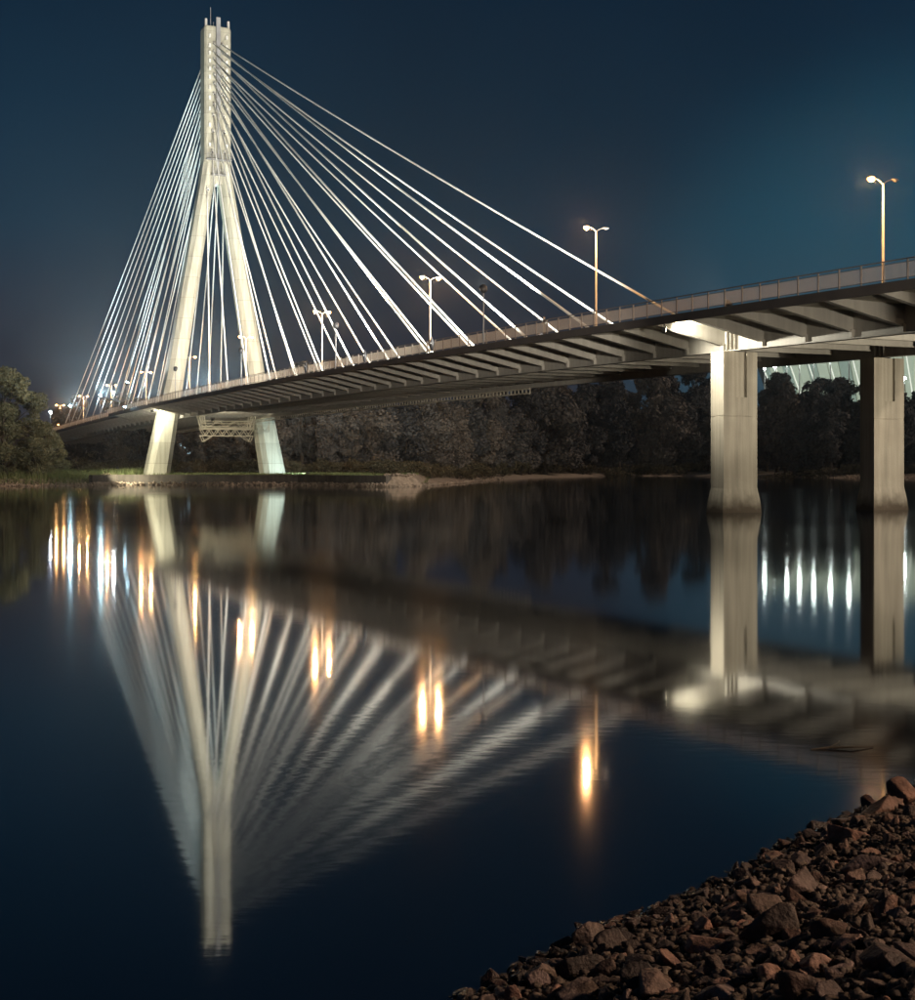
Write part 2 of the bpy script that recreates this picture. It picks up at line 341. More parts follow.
# brackets under the footways every five metres
def bracket_mesh(ue, sg):
    mb = MB(); zi, zo = -2.32, -.52
    ui, uo = 7.66, ue-.14
    y = lambda u: -sg*u
    # web plate
    pl = [(y(ui), -.42), (y(uo), -.33), (y(uo), zo), (y(ui+.35), zi+.42), (y(ui), zi+.42)]
    mb.ring_loft([[(x, a, z) for a, z in pl] for x in (-.02, .02)])
    # sloping bottom flange
    mb.quad_box([(-.22, y(ui+.3), zi+.38), (.22, y(ui+.3), zi+.38), (.22, y(uo), zo-.06), (-.22, y(uo), zo-.06), (-.22, y(ui+.3), zi+.46), (.22, y(ui+.3), zi+.46), (.22, y(uo), zo), (-.22, y(uo), zo)])
    mb.box(-.16, .16, min(y(ui), y(ui+.26)), max(y(ui), y(ui+.26)), zi, zi+.55)
    return mb.mesh('bracket', M['steel'])
bm_ = {(e, sg): bracket_mesh(e, sg) for e in (14.5, 12.2) for sg in (-1, 1)}
cb = MB(); cb.box(-.03, .03, -7.5, 7.5, -1.75, -.47); cb.box(-.2, .2, -7.5, 7.5, -1.83, -1.755); cbm = cb.mesh('cross_beam', M['steel'])
s = -92.9
while s < 400:
    for sg in (-1, 1):
        if sg == -1 or s < 330: obj('bracket', bm_[(14.5 if s < 213 else 12.2, sg)], bridge, (s, 0, zed(s)))
    if s < 340: obj('cross_beam', cbm, bridge, (s, 0, zed(s)))
    s += 4.95
for u in (-3.6, 0, 3.6):                        # stringers
    sweep(lambda s: [(u-.1, zed(s)-.47), (u+.1, zed(s)-.47), (u+.1, zed(s)-.95), (u-.1, zed(s)-.95)], slist).build('stringer', M['steel'], bridge)
# inspection rail below the girders: two chords with short posts
for u in (6.6,):
    mb = MB()
    ss = [60+4*i for i in range(61)]
    for a, c in zip(ss[:-1], ss[1:]):
        for dz in (-2.52, -3.10): mb.bar((a, -u, zed(a)+dz), (c, -u, zed(c)+dz), .16)
    q = 60
    while q < 300: mb.box(q-.11, q+.11, -u-.05, -u+.05, zed(q)-3.05, zed(q)-2.57); q += 1.0
    tag(mb.build('inspection_rail', M['gantry'], bridge), kind='stuff')

# railings
for sg in (-1, 1):
    mb = MB(); k = sg*(UE-.02)
    rl = slist
    for a, c in zip(rl[:-1], rl[1:]):
        ua, uc = sg*(uedge(a)-.02), sg*(uedge(c)-.02)
        for dz, w in ((1.28, .07), (1.08, .035), (.16, .04)):
            mb.bar((a, -ua, zed(a)+dz), (c, -uc, zed(c)+dz), w)
    railing = mb.build('railing', M['rail'], bridge)
    post = MB().box(-.035, .035, -.05, .05, 0, 1.27).mesh('railing_post', M['rail'])
    pn = MB()
    for i in range(1, 22): pn.box(i*.09-.014, i*.09+.014, -.006, .006, .18, 1.06)
    panel = pn.mesh('infill_panel', M['infill'])
    far_p = MB(); far_n = MB()
    s = -94.1
    while s < 405:
        u = sg*(uedge(s)-.02); z = zed(s)
        if sg == -1 and -40 < s < 125:
            obj('railing_post', post, railing, (s, -u, z))
            obj('infill_panel', panel, railing, (s, -u, z), (0, -math.atan((zed(s+2)-z)/2), 0))
        else:
            far_p.box(s-.035, s+.035, -u-.05, -u+.05, z, z+1.27)
            for i in range(1, 11): far_n.box(s+i*.18-.03, s+i*.18+.03, -u-.006, -u+.006, z+.18, z+1.06)
        s += 2.0
    tag(far_p.build('railing_post', M['rail'], railing), kind='stuff')
    tag(far_n.build('infill_bar', M['infill'], railing), kind='stuff')

# river pier columns, chamfer-flared foot, rebated joint, slot in the face that looks downstream
def column_mesh():
    hu, hs = 1.62, .84; zt = 12.65; mb = MB()
    def ring(z, e): return [(-hs-e, -hu-e, z), (hs+e, -hu-e, z), (hs+e, hu+e, z), (-hs-e, hu+e, z)]
    zj = 7.55; z1 = 9.05
    mb.ring_loft([ring(-3, .26), ring(.02, .25), ring(.85, .17), ring(1.95, 0), ring(zj-.02, 0), ring(zj, -.03), ring(zj+.03, -.03), ring(zj+.05, 0), ring(z1, 0)])
    # upper shaft is a U round the slot
    a, c = -.62, .45; dp = .24                  # slot limits in local y (=-u)
    prof = [(-hs, -hu), (hs, -hu), (hs, hu), (-hs, hu), (-hs, c), (-hs+dp, c), (-hs+dp, a), (-hs, a)]
    mb.ring_loft([[(x, y, z1+.002) for x, y in prof], [(x, y, zt) for x, y in prof]])
    return mb.mesh('pier_column', M['pier'])
pm = mat('pier_concrete', (.37, .33, .27), .85, .3, vary=(.44, .40, .33), scale=.45, bump=.35, bscale=7, streak=.42)
M['pier'] = pm
# tide stain on the foot
n = pm.node_tree.nodes; l = pm.node_tree.links; b = n['Principled BSDF']
src = b.inputs['Base Color'].links[0].from_socket
t = n.new('ShaderNodeTexCoord'); sx = n.new('ShaderNodeSeparateXYZ'); l.new(t.outputs['Object'], sx.inputs[0])
nz = n.new('ShaderNodeTexNoise'); nz.inputs['Scale'].default_value = 1.1; nz.inputs['Detail'].default_value = 6; l.new(t.outputs['Object'], nz.inputs['Vector'])
ma = n.new('ShaderNodeMath'); ma.operation = 'MULTIPLY_ADD'; ma.inputs[1].default_value = 1.6; l.new(nz.outputs['Fac'], ma.inputs[0]); l.new(sx.outputs['Z'], ma.inputs[2])
mr2 = n.new('ShaderNodeMapRange'); mr2.inputs['From Min'].default_value = 1.0; mr2.inputs['From Max'].default_value = 2.3; l.new(ma.outputs[0], mr2.inputs['Value'])
mx = n.new('ShaderNodeMix'); mx.data_type = 'RGBA'; mx.inputs['A'].default_value = (.075, .058, .042, 1); l.new(mr2.outputs[0], mx.inputs['Factor']); l.new(src, mx.inputs['B']); l.new(mx.outputs['Result'], b.inputs['Base Color'])
cmesh = column_mesh()
bear = MB().box(-.5, .5, -.45, .45, 0, .075).mesh('bearing', M['dark'])
pier_obs = []
for s in (0, -55):
    for u in (-7.6, 7.6):
        dz = zed(s)-zed(0); o = obj('pier_column', cmesh, bridge, (s, -u, dz)); pier_obs.append(o)
        obj('bearing', bear, o, (0, 0, 12.652))
ab = MB().box(345, 410, -11, 11, -1, 9.0).build('abutment', M['concrete'], bridge)

# pylon -----------------------------------------------------------
ZF, ZTOP = 1.4, 91.3
def leg_rings(sg):
    # (z, inner u, outer u, half length s)
    prof = [(ZF, 9.7, 14.3, 2.5), (14.2, 7.75, 11.6, 2.3), (22, 6.55, 9.9, 2.2), (49, 2.35, 5.25, 2.0), (60.2, .62, 3.3, 1.9), (64.2, .0, 2.75, 1.85)]
    rs = []
    for z, ui, uo, h in prof:
        ui, uo = sg*ui, sg*uo; w = abs(uo-ui); cx = min(.95, w*.27); cs = .85
        lo, hi = min(-ui, -uo), max(-ui, -uo)
        rs.append([(180-h, lo+cx, z), (180-h, hi-cx, z), (180-h+cs, hi, z), (180+h-cs, hi, z), (180+h, hi-cx, z), (180+h, lo+cx, z), (180+h-cs, lo, z), (180-h+cs, lo, z)])
    return [r[::-1] for r in rs]
pyl = MB()
def oct_ring(hu, hs, z, c=.35): return [(180-hs, -hu+c, z), (180-hs, hu-c, z), (180-hs+c, hu, z), (180+hs-c, hu, z), (180+hs, hu-c, z), (180+hs, -hu+c, z), (180+hs-c, -hu, z), (180-hs+c, -hu, z)][::-1]
pyl.ring_loft([oct_ring(2.72, 1.84, 64.15), oct_ring(2.70, 1.84, 66), oct_ring(2.68, 1.8, 90.9), oct_ring(2.55, 1.7, ZTOP)])
pylon = pyl.build('pylon', M['pylon'], bridge)
for sg in (-1, 1):
    lg = MB().ring_loft(leg_rings(sg)).build('leg', M['pylon'], pylon)
MB().box(178.45, 181.55, -2.2, 2.2, 60.0, 64.2).build('cross_tie', M['pylon'], pylon)
fx = 180-1.80                                   # front face of the mast
MB().box(fx-.42, fx-.03, -.42, .42, 74.5, 93.0).build('ladder_shaft', M['grey'], pylon)
MB().box(fx-.30, fx-.04, -.16, .16, 61.5, 74.5).build('cable_duct', M['grey'], pylon)
for z, w in ((64.6, 2.5), (61.6, 1.5)):
    mb = MB(); mb.box(fx-1.3, fx-.05, -w, w, z-.12, z)
    for i in range(9):
        y = -w + 2*w*i/8; mb.bar((fx-1.25, y, z), (fx-1.25, y, z+1.0), .06)
    for dz in (.5, 1.0): mb.bar((fx-1.25, -w, z+dz), (fx-1.25, w, z+dz), .06)
    mb.build('platform', M['grey'], pylon)
mzs = [88.0, 86.4, 84.9, 83.3, 81.8, 80.1, 78.1, 76.0, 73.8, 70.6, 66.6, 59.0]
capm = MB().box(-.35, 0, -.20, .20, -.38, .38).mesh('anchor_cap', M['anchor'])
tubem = MB().tube([(0, 0, 0), (-.55, 0, -.55)], .27, 10).mesh('anchor_tube', M['anchor'])
holem = MB().tube([(-.56, 0, -.56), (-.60, 0, -.60)], .20, 10).mesh('anchor_mouth', M['dark'])
for i, z in enumerate(mzs):
    for sg in (-1, 1):
        u = sg*(.86 + .10*max(0, i-6)) if i < 11 else sg*2.2
        f0 = fx if i < 11 else 180-1.9
        obj('anchor_tube', tubem, pylon, (f0+.02, -u, z)); obj('anchor_mouth', holem, pylon, (f0+.02, -u, z))
        if i < 11: obj('anchor_cap', capm, pylon, (f0-.001, -sg*1.72, z+.9 if i else z+1.2))
for y in (-2.25, 2.3):
    MB().tube([(178.7, y, 91.2), (178.7, y, 92.7)], .26, 10).build('corner_light', M['galv'], pylon)
MB().tube([(180.2, .95, 91.2), (180.2, .95, 95.6)], [.06, .03], 6).build('antenna', M['galv'], pylon)
MB().tube([(180.0, .45, 91.2), (180.0, .45, 92.6)], .09, 6).build('antenna', M['galv'], pylon)
# stay cables
def cable(s, sg, i, front):
    u = sg*7.0; zb = zed(s)+.25
    um = sg*(.86 + .10*max(0, i-6)) if i < 11 else sg*2.2
    a = Vector((180 + (-1.9 if front else 1.9), -um, mzs[i]-(.35 if front else .2))); c = Vector((s, -u, zb))
    n_ = 12; pts = []; sag = (a-c).length**2*2.2e-5
    for k in range(n_+1):
        t_ = k/n_; p = a.lerp(c, t_); p.z -= 4*sag*t_*(1-t_); pts.append(p)
    o = MB().tube(pts, .135, 8).build('stay_cable', M['cable'], bridge, smooth=True)
    d = (pts[-2]-pts[-1]).normalized()
    MB().tube([c - d*.2, c + d*1.5, c + d*2.1], [.30, .26, .15], 10).build('anchor_sleeve', M['anchor'], o, smooth=True)
    return o
for i in range(12):
    for sg in (-1, 1):
        cable(21+12.5*i, sg, i, True); cable(322.5-11*i, sg, i, False)
# anchor plinths on the footway
for i in range(12):
    for sg in (-1, 1):
        for s in (21+12.5*i, 322.5-11*i):
            z = zed(s); d_ = 1 if s < 180 else -1
            MB().quad_box([(s-.6, -sg*7.0-.4, z-.03), (s+.6, -sg*7.0-.4, z-.03), (s+.6, -sg*7.0+.4, z-.03), (s-.6, -sg*7.0+.4, z-.03), (s+.3*d_-.25, -sg*7.0-.3, z+.75), (s+.3*d_+.25, -sg*7.0-.3, z+.75), (s+.3*d_+.25, -sg*7.0+.3, z+.75), (s+.3*d_-.25, -sg*7.0+.3, z+.75)]).build('anchor_plinth', M['concrete'], deck)

# ------------------------------------------------------------------ lamps of the place, with some assumed and added lights
def spot(name, parent, loc_w, tgt_w, power, colr, size=60, blend=1.0, radius=.25):
    d = bpy.data.lights.new(name, 'SPOT'); d.energy = power; d.color = colr; d.spot_size = R(size); d.spot_blend = blend; d.shadow_soft_size = radius
    o = bpy.data.objects.new(name, d); col.objects.link(o)
    v = Vector(tgt_w) - Vector(loc_w); m = v.to_track_quat('-Z', 'Y').to_matrix().to_4x4(); m.translation = Vector(loc_w)
    o.parent = parent; bpy.context.view_layer.update() if False else None
    o.matrix_parent_inverse = Matrix.Identity(4)
    o.matrix_local = parent_mat(parent).inverted() @ m
    return o
def parent_mat(p): return Matrix.LocRotScale(p.location, p.rotation_euler, p.scale)
# street lamps on the central reserve, twin arms
def bulb_light(parent, loc, power, colr, radius=.26):
    d = bpy.data.lights.new('bulb_light', 'POINT'); d.energy = power; d.color = colr; d.shadow_soft_size = radius
    o = bpy.data.objects.new('bulb_light', d); col.objects.link(o); o.parent = parent; o.location = loc
def street_lamp(s, ztop, lit, label):
    e = empty('street_lamp', W(s, 0, zed(s)-.03), TH); h = ztop-zed(s)-.35
    tag(e, label, 'street lamp', 'twin-arm street lamps along the bridge')
    MB().tube([(0,0,0), (0,0,.9), (0,0,.92), (0,0,h)], [.17, .17, .12, .085], 10).build('pole', M['galv'], e, True)
    MB().box(-.25, .25, -.25, .25, 0, .06).build('base_plate', M['galv'], e)
    for k, sg in enumerate((-1, 1)):
        MB().tube([(0,0,h-.15), (0,-sg*.25,h+.12), (0,-sg*.6,h+.27), (0,-sg*.85,h+.3)], .045, 6).build('arm', M['galv'], e, True)
        hd = MB(); hd.ball((0, -sg*1.15, h+.36), .40, .40, 1.0, .28, 10, 6); hdo = hd.build('lamp_head', M['galv'], e, True)
        if lit[k]: MB().ball((0, -sg*1.17, h+.22), .30, .8, 1.15, .75, 12, 8).build('bulb', M['sodium'], hdo, True); bulb_light(hdo, (0, -sg*1.17, h-.09), 3600, (1.0, .50, .18), .07)
        else: MB().ball((0, -sg*1.17, h+.27), .19, .8, 1.1, .5, 10, 6).build('lamp_glass', M['galv'], hdo, True)
    return e
LS = [-8.36 + 41.8*i for i in range(10)]
LL = ['tall street lamp over the approach span right of the pier, only its left head lit', 'tall street lamp crossed by the longest stay cables, only its left head lit',
      'twin-head orange street lamp with both heads lit, second from the unlit-head lamps towards the pylon', 'twin-head orange street lamp beside the floodlight mast on the main span, both heads lit',
      'twin-head orange street lamp seen against the far pylon leg', 'twin-head orange street lamp between the pylon legs, just past the near leg',
      'twin-head orange street lamp just beyond the pylon on the back span', 'twin-head orange street lamp above the footway platform end behind the pylon',
      'twin-head orange street lamp among the outermost back stays', 'twin-head orange street lamp by the willow at the far end of the deck']
LZ = [25.5, 28.4, 28.5, 28.3, 27.9, 27.2, 26.5, 25.6, 24.6, 23.6]
for i, s in enumerate(LS): street_lamp(s, LZ[i], (True, i > 1), LL[i])
# slim floodlight masts on the parapets, heads turned up towards the stays
COOL = (.60, .90, 1.0); NEUT = (1.0, .98, .88)
def flood_mast(s, u, tgt, power, colr, size, label):
    e = empty('floodlight_mast', W(s, u, zed(s)), TH); h = 5.0
    tag(e, label, 'floodlight', 'floodlight masts on the bridge railings')
    MB().tube([(0,0,0), (0,0,h)], [.085, .06], 8).build('pole', M['grey'], e, True)
    base = W(s, u, zed(s)+h+.30); v = (Vector(tgt)-base).normalized()
    Ri = Matrix.Rotation(-TH, 3, 'Z'); vl = Ri @ v; c = Vector((0, 0, h+.30))
    MB().tube([c - vl*.36, c - vl*.25, c + vl*.1, c + vl*.34], [.16, .32, .38, .40], 12).build('lamp_housing', M['dark'], e, True)
    MB().tube([c + vl*.345, c + vl*.36], [.34, .34], 12).build('lens', M['flood_lens'], e)
    spot('floodlight', e, base + v*.5, tgt, power, colr, size)
    return e
FP = 1.0
fl = [(30.4, 2, 125), (71.5, 2, 115), (112.6, 2, 90), (153.7, 1, 50), (194.8, -1, 60), (235.9, -2, 90), (277, -2, 90)]
for s, kind, size in fl:
    for sg in (-1, 1):
        u = sg*(uedge(s)-.05 + .1)
        if kind == 2: tgt = W(s+34, sg*4.0, 42); pw = {30.4: 330000, 71.5: 280000}.get(s, 85000)
        elif kind == 1: tgt = W(180, sg*1.0, 76); pw = 42000
        elif kind == -1: tgt = W(183, sg*4, 66); pw = 60000
        else: tgt = W(s-36, sg*4, 42); pw = 120000
        where = {30.4: 'by the longest stays', 71.5: 'at mid span', 112.6: 'short of the far pylon leg', 153.7: 'just in front of the pylon', 194.8: 'just behind the pylon', 235.9: 'on the narrow back span', 277: 'by the outermost back stays'}[s]
        side = 'railing with the oval cases' if sg < 0 else 'opposite railing'
        flood_mast(s, u, tgt, pw*FP, COOL if kind < 0 else NEUT, size, 'slim floodlight mast %s, on the %s' % (where, side))
# small floodlights under the deck and on the ground, several only assumed
def floodlight(loc, tgt, power, colr, size, label, lens='warm_lens', post=0, group='floodlights lighting the pier and pylon feet', blend=.7):
    e = empty('floodlight', Vector(loc)); tag(e, label, 'floodlight', group)
    v = (Vector(tgt)-Vector(loc)).normalized(); up = Vector((0,0,1)); x = v.cross(up).normalized(); y = x.cross(v)
    mb = MB(); a = -v*.22; c = v*.1
    P = lambda o_, w_, h_: [o_ - x*w_ - y*h_, o_ + x*w_ - y*h_, o_ + x*w_ + y*h_, o_ - x*w_ + y*h_]
    mb.quad_box(P(a, .16, .12) + P(c, .30, .24)); mb.build('housing', M['dark'], e)
    MB().quad_box(P(v*.101, .26, .20) + P(v*.115, .26, .20)).build('lens', M[lens], e)
    br = MB(); br.bar(-x*.34 + Vector((0,0,0)), -x*.34 + Vector((0,0,post or .35)), .04); br.bar(x*.34, x*.34 + Vector((0,0,post or .35)), .04); br.bar(-x*.34+Vector((0,0,post or .35)), x*.34+Vector((0,0,post or .35)), .05); br.build('mounting', M['dark'], e)
    spot('floodlight_beam', e, Vector(loc)+v*.25, tgt, power, colr, size, blend)
    return e
floodlight(W(.4, -13.9, zed(.4)-.95), W(-2.6, -8.2, 13.2), 8000, (1, .94, .76), 150, 'bright floodlight under the deck edge beside the near pier column', blend=.5)
floodlight(W(-32, 7, 9.2), W(0, .5, 6.5), 36000, (1, .90, .70), 62, 'assumed unseen floodlight under the approach deck turned on the pier columns', blend=1.0)  # assumed lamp out of view, added to brighten the column faces
floodlight(W(176, -13.6, zed(176)-1.1), W(181, -9, 8), 7000, (1, .95, .75), 140, 'bright floodlight under the deck beside the near pylon foot')
floodlight(W(170, -21.5, 3.3), W(180, -12.5, 7), 9000, (1, .95, .70), 150, 'assumed ground floodlight in front of the yellowish near pylon foot', post=-.4)  # assumed lamp, inferred only from the bright near foot
floodlight(W(168.5, 15.5, 2.2), W(180, 11.7, 6.5), 9000, (.68, .95, 1), 110, 'assumed ground floodlight in front of the bluish far pylon foot', lens='flood_lens', post=-.4)  # no fixture seen, lamp assumed from the bluish light on the foot
floodlight(W(158, -6.6, zed(158)-3.4), W(172, .5, 10.2), 7000, (1, .92, .68), 80, 'added floodlight under the deck turned on the lattice gantry')  # light added to brighten the gantry
floodlight(W(192, -15.6, zed(192)+.3), W(180, -10, 30), 42000, (.95, .97, 1), 50, 'assumed deck floodlight grazing the outer side of the near pylon leg', lens='flood_lens', post=-.3)  # assumed lamp, put here to give the leg its bright outer strip

# lamps added on the near bank, out of view, to light the stones
def added_bank_lamp(x, y, power, label):
    z0 = float(near_z(np.array([[x, y]]))[0]); e = empty('added_bank_lamp', (x, y, z0-.05)); tag(e, label, 'street lamp', 'added lamps on the near bank')
    MB().tube([(0,0,0), (0,0,.7), (0,0,.72), (0,0,4.6)], [.12, .12, .08, .06], 8).build('pole', M['grey'], e, True)
    MB().ball((0,0,4.85), .26, 1, 1, 1, 12, 8).build('globe', emit('added_bank_globe', (1, .72, .45), power/(math.pi*4*math.pi*.26**2)), e, True)
    MB().ball((0,0,5.15), .28, 1, 1, .3, 12, 6).build('cap', M['dark'], e, True)
added_bank_lamp(17.1, 7.9, 5000, 'added unseen globe lamp on the near bank above the stones')
added_bank_lamp(44, 38, 5200, 'added unseen globe lamp on the near bank by the approach spans')

floodlight((12, -38, 9.0), W(80, -10, 13.4), 620000, (1, .91, .77), 17, 'added unseen bank floodlight on two posts turned on the side of the main span', post=-5.0, group='added floodlights of the near bank', blend=.25)  # added behind the camera to light brackets and girder side
floodlight(W(-70, -35, 6.2), W(-2, -12, 14.2), 68000, (1, .91, .75), 18, 'added unseen bank floodlight on two posts turned on the brackets above the pier', post=-4.6, group='added floodlights of the near bank', blend=.4)  # added out of view to light the brackets by the pier
# white lamps at the platform end and at the far end of the deck
def white_lamp(s, u, z, label, mt='white_lamp'):
    e = empty('path_lamp', W(s, u, zed(s)-.03), TH); tag(e, label, 'lamp', 'white path lamps on the back span'); h = z-zed(s)
    MB().tube([(0,0,0), (0,0,h)], [.07, .05], 8).build('pole', M['grey'], e, True)
    MB().ball((0,0,h+.2), .23, k=12, m=8).build('globe', M[mt], e, True)
    MB().ball((0,0,h+.47), .24, 1, 1, .35).build('cap', M['dark'], e, True)
white_lamp(213.2, -13.6, 19.5, 'white globe lamp at the end of the widened footway platform')
white_lamp(310.7, -11.9, 18.8, 'white globe lamp at the far end of the deck beside the willow')
white_lamp(297, -11.9, 14.8, 'low orange globe lamp by the outermost back stays', 'sodium')

# canopy at the platform end (stair to the bank): winged roof on a post
cn = empty('stair_canopy', W(210.5, -13.2, zed(210)-.03), TH); tag(cn, 'dark winged canopy on a post at the platform end of the bridge', 'canopy')
MB().tube([(0,0,0), (0,0,2.6)], .16, 8).build('post', M['dark'], cn, True)
rf = MB()
for sg in (-1, 1): rf.quad_box([(-.9, 0, 2.45), (.9, 0, 2.45), (.75, sg*3.0, 3.35), (-.75, sg*3.0, 3.35), (-.9, 0, 2.75), (.9, 0, 2.75), (.75, sg*3.0, 3.45), (-.75, sg*3.0, 3.45)])
rf.build('roof', M['dark'], cn)
MB().box(-2.2, 2.2, -.06, .06, 2.76, 2.84).build('crest', M['dark'], cn)
# dark oval cases hung on the railing
for s in (42.2, 61.3, 82.3):
    e = empty('railing_case', W(s, -UE-.12, zed(s)+.05), TH); tag(e, 'dark oval case hung upright on the outside of the bridge railing', 'case', 'oval cases on the railing')
    r_ = [(.02, .08), (.18, .22), (.5, .33), (.85, .34), (1.15, .24), (1.32, .14), (1.42, .12), (1.52, .05)]
    MB().ring_loft([[(w*math.cos(2*math.pi*j/10), .24*w/.34*math.sin(2*math.pi*j/10)+.1, z) for j in range(10)] for z, w in r_]).build('shell', M['dark'], e, True)
    MB().box(-.26, .26, .26, .40, .8, .9).build('strap', M['grey'], e)
# inspection gantry under the deck between the pylon legs
g = empty('inspection_gantry', W(172, 0, zed(172)-3.0), TH); tag(g, 'pale lattice inspection gantry hanging under the deck between the pylon legs', 'gantry')
def lattice(mb, x, y0, y1, z0, z1, n_, w):
    mb.bar((x, y0, z0), (x, y1, z0), w); mb.bar((x, y0, z1), (x, y1, z1), w)
    for i in range(n_+1):
        y = y0+(y1-y0)*i/n_
        if i < n_:
            y2 = y0+(y1-y0)*(i+1)/n_
            mb.bar((x, y, z0 if i % 2 else z1), (x, y2, z1 if i % 2 else z0), w*.8)
for x in (-.8, .8):
    mb = MB(); lattice(mb, x, -5.2, 5.2, -3.0, -1.7, 12, .15); mb.build('truss', M['gantry'], g)
    mb = MB(); lattice(mb, x, -4.9, 5.0, -1.2, -.1, 6, .11); mb.bar((x, -4.9, -.6), (x, 5.0, -.6), .09); mb.build('guard_rail', M['gantry'], g)
MB().box(-.95, .95, -5.3, 5.3, -1.55, -1.4).build('walkway', M['gantry'], g)
for sg in (-1, 1):
    mb = MB()
    for x in (-.8, .8):
        mb.bar((x, sg*5.1, -3.0), (x, sg*4.6, -4.1), .13); mb.bar((x, sg*4.6, -4.1), (x, sg*3.0, -3.0), .11)
    mb.bar((-.8, sg*4.6, -4.1), (.8, sg*4.6, -4.1), .11); mb.build('brace', M['gantry'], g)
    mb = MB()
    for x in (-.8, .8): mb.bar((x, sg*5.0, -1.4), (x, sg*5.6, .72), .18); mb.bar((x, sg*4.4, -1.4), (x, sg*4.6, .72), .12)
    mb.box(-1.1, 1.1, sg*5.1-.5, sg*5.1+.5, .72, .86); mb.build('hanger', M['gantry'], g)
mb = MB()
lattice(mb, 0, -8.6, -5.4, -2.1, -.9, 4, .12); mb.bar((0, -8.6, -2.1), (0, -8.6, .5), .12); mb.build('access_ladder', M['gantry'], g)

# ------------------------------------------------------------------ person on the footway (by the railing)
def person(s, u, rz, label):
    e = empty('person', W(s, u, zed(s)-.03), TH+rz); tag(e, label, 'person')
    bm_v = [(0,0,.95), (0,0,1.2), (0,0,1.42), (0,.02,1.54), (0,.03,1.66), (0,.02,1.76), (-.10,0,.9), (-.12,.02,.5), (-.12,0,.08), (-.12,.14,.04), (.10,0,.9), (.13,.03,.5), (.14,0,.08), (.14,.14,.04),
            (-.20,0,1.40), (-.27,.10,1.16), (-.14,.30,1.14), (.20,0,1.40), (.27,.10,1.16), (.14,.30,1.14)]
    ed = [(0,1),(1,2),(2,3),(3,4),(4,5),(0,6),(6,7),(7,8),(8,9),(0,10),(10,11),(11,12),(12,13),(2,14),(14,15),(15,16),(2,17),(17,18),(18,19)]
    rad = [.17,.17,.18,.07,.10,.09,.11,.075,.055,.05,.11,.075,.055,.05,.085,.065,.05,.085,.065,.05]
    me = bpy.data.meshes.new('body'); me.from_pydata(bm_v, ed, []); o = obj('body', me, e)
    sk = o.modifiers.new('skin', 'SKIN'); me.skin_vertices.new() if not me.skin_vertices else None
    for i, r_ in enumerate(rad): me.skin_vertices[0].data[i].radius = (r_, r_*.8 if i < 3 else r_)
    me.skin_vertices[0].data[0].use_root = True
    sb = o.modifiers.new('sub', 'SUBSURF'); sb.levels = sb.render_levels = 1
    me.materials.append(M['coat'])
    MB().ball((0,.03,1.70), .112, .9, 1.0, 1.2, 12, 8).build('head', M['skin'], e, True)
    MB().ball((0,.0,1.76), .118, .95, 1.0, .85, 12, 8).build('hair', M['dark'], e, True)
M['coat'] = mat('pale_coat', (.22, .19, .16), .85, .3, vary=(.28, .24, .2), scale=6)
M['skin'] = mat('skin', (.45, .30, .22), .6, .4)
person(20.0, -13.6, R(0), 'person in a pale coat standing at the bridge railing')

# ------------------------------------------------------------------ trees
def leaf_cloud(centres, radii, n_per, size, up=.3):
    V = []; tone = []
    for (c, r_), k in zip(zip(centres, radii), n_per):
        d = rng.normal(size=(k, 3)); d /= np.linalg.norm(d, axis=1)[:,None]
        rad = r_ * rng.random(k)**.30
        P = np.array(c) + d*rad[:,None]*np.array([1, 1, .85])
        nrm_ = d + rng.normal(size=(k,3))*.7 + np.array([0,0,up]); nrm_ /= np.linalg.norm(nrm_, axis=1)[:,None]
        a = np.cross(nrm_, rng.normal(size=(k,3))); a /= np.linalg.norm(a, axis=1)[:,None]; b_ = np.cross(nrm_, a)
        sz = size*(.55+.9*rng.random(k))[:,None]
        q = np.stack([P - a*sz, P + b_*sz*.55, P + a*sz, P - b_*sz*.55], 1)
        V.append(q.reshape(-1, 3)); tone.append(np.repeat(np.clip(rng.normal(.5, .22, k)+rng.normal()*.12, 0, 1), 4))
    V = np.concatenate(V); return V, np.arange(len(V)).reshape(-1, 4), np.concatenate(tone)
def tree_mesh(h, w, n_leaf, size, trunk_h=.22, shape='round', leaf='leaf'):
    centres, radii, limbs = [], [], []
    nb = 46
    for i in range(nb):
        t_ = rng.random(); z = h*(trunk_h + (1-trunk_h)*(.04+.92*t_))
        env = (math.sin(math.pi*min(1, (t_*.80+.20)))**.6) if shape == 'round' else (1-.62*t_)*min(1, t_*4+.5)
        ang = rng.random()*2*math.pi; rr_ = w/2*env*math.sqrt(rng.random())*.85
        centres.append((rr_*math.cos(ang), rr_*math.sin(ang), z)); radii.append(w*(.09+.11*rng.random())*(.7+.5*env))
        if i % 2 == 0: limbs.append(centres[-1])
    centres.append((0, 0, h*.95)); radii.append(w*.10)
    tot = sum(r_**2 for r_ in radii); V, F, tn = leaf_cloud(centres, radii, [max(6, int(n_leaf*r_**2/tot)) for r_ in radii], size)
    crown = fast_mesh('crown', V, F, M[leaf], tn)
    mb = MB(); bend = w*.04
    mb.tube([(0,0,-.6), (bend*.4,0,h*.2), (bend,bend*.5,h*.45), (bend*.3,bend,h*.72), (0,bend*.4,h*.92)], [h*.021, h*.017, h*.012, h*.007, h*.002], 8)
    for x, y, z in limbs:
        z0 = max(h*.18, z-h*.16-math.hypot(x, y)*.5); mb.tube([(bend*.6,bend*.3,z0), (x*.55,y*.55,(z0+z)/2+h*.015), (x,y,z)], [h*.0065, h*.0042, h*.0015], 5)
    return crown, mb.mesh('trunk', M['bark'], True)
T_H = [22, 25, 19, 27, 23, 16]
protos = []
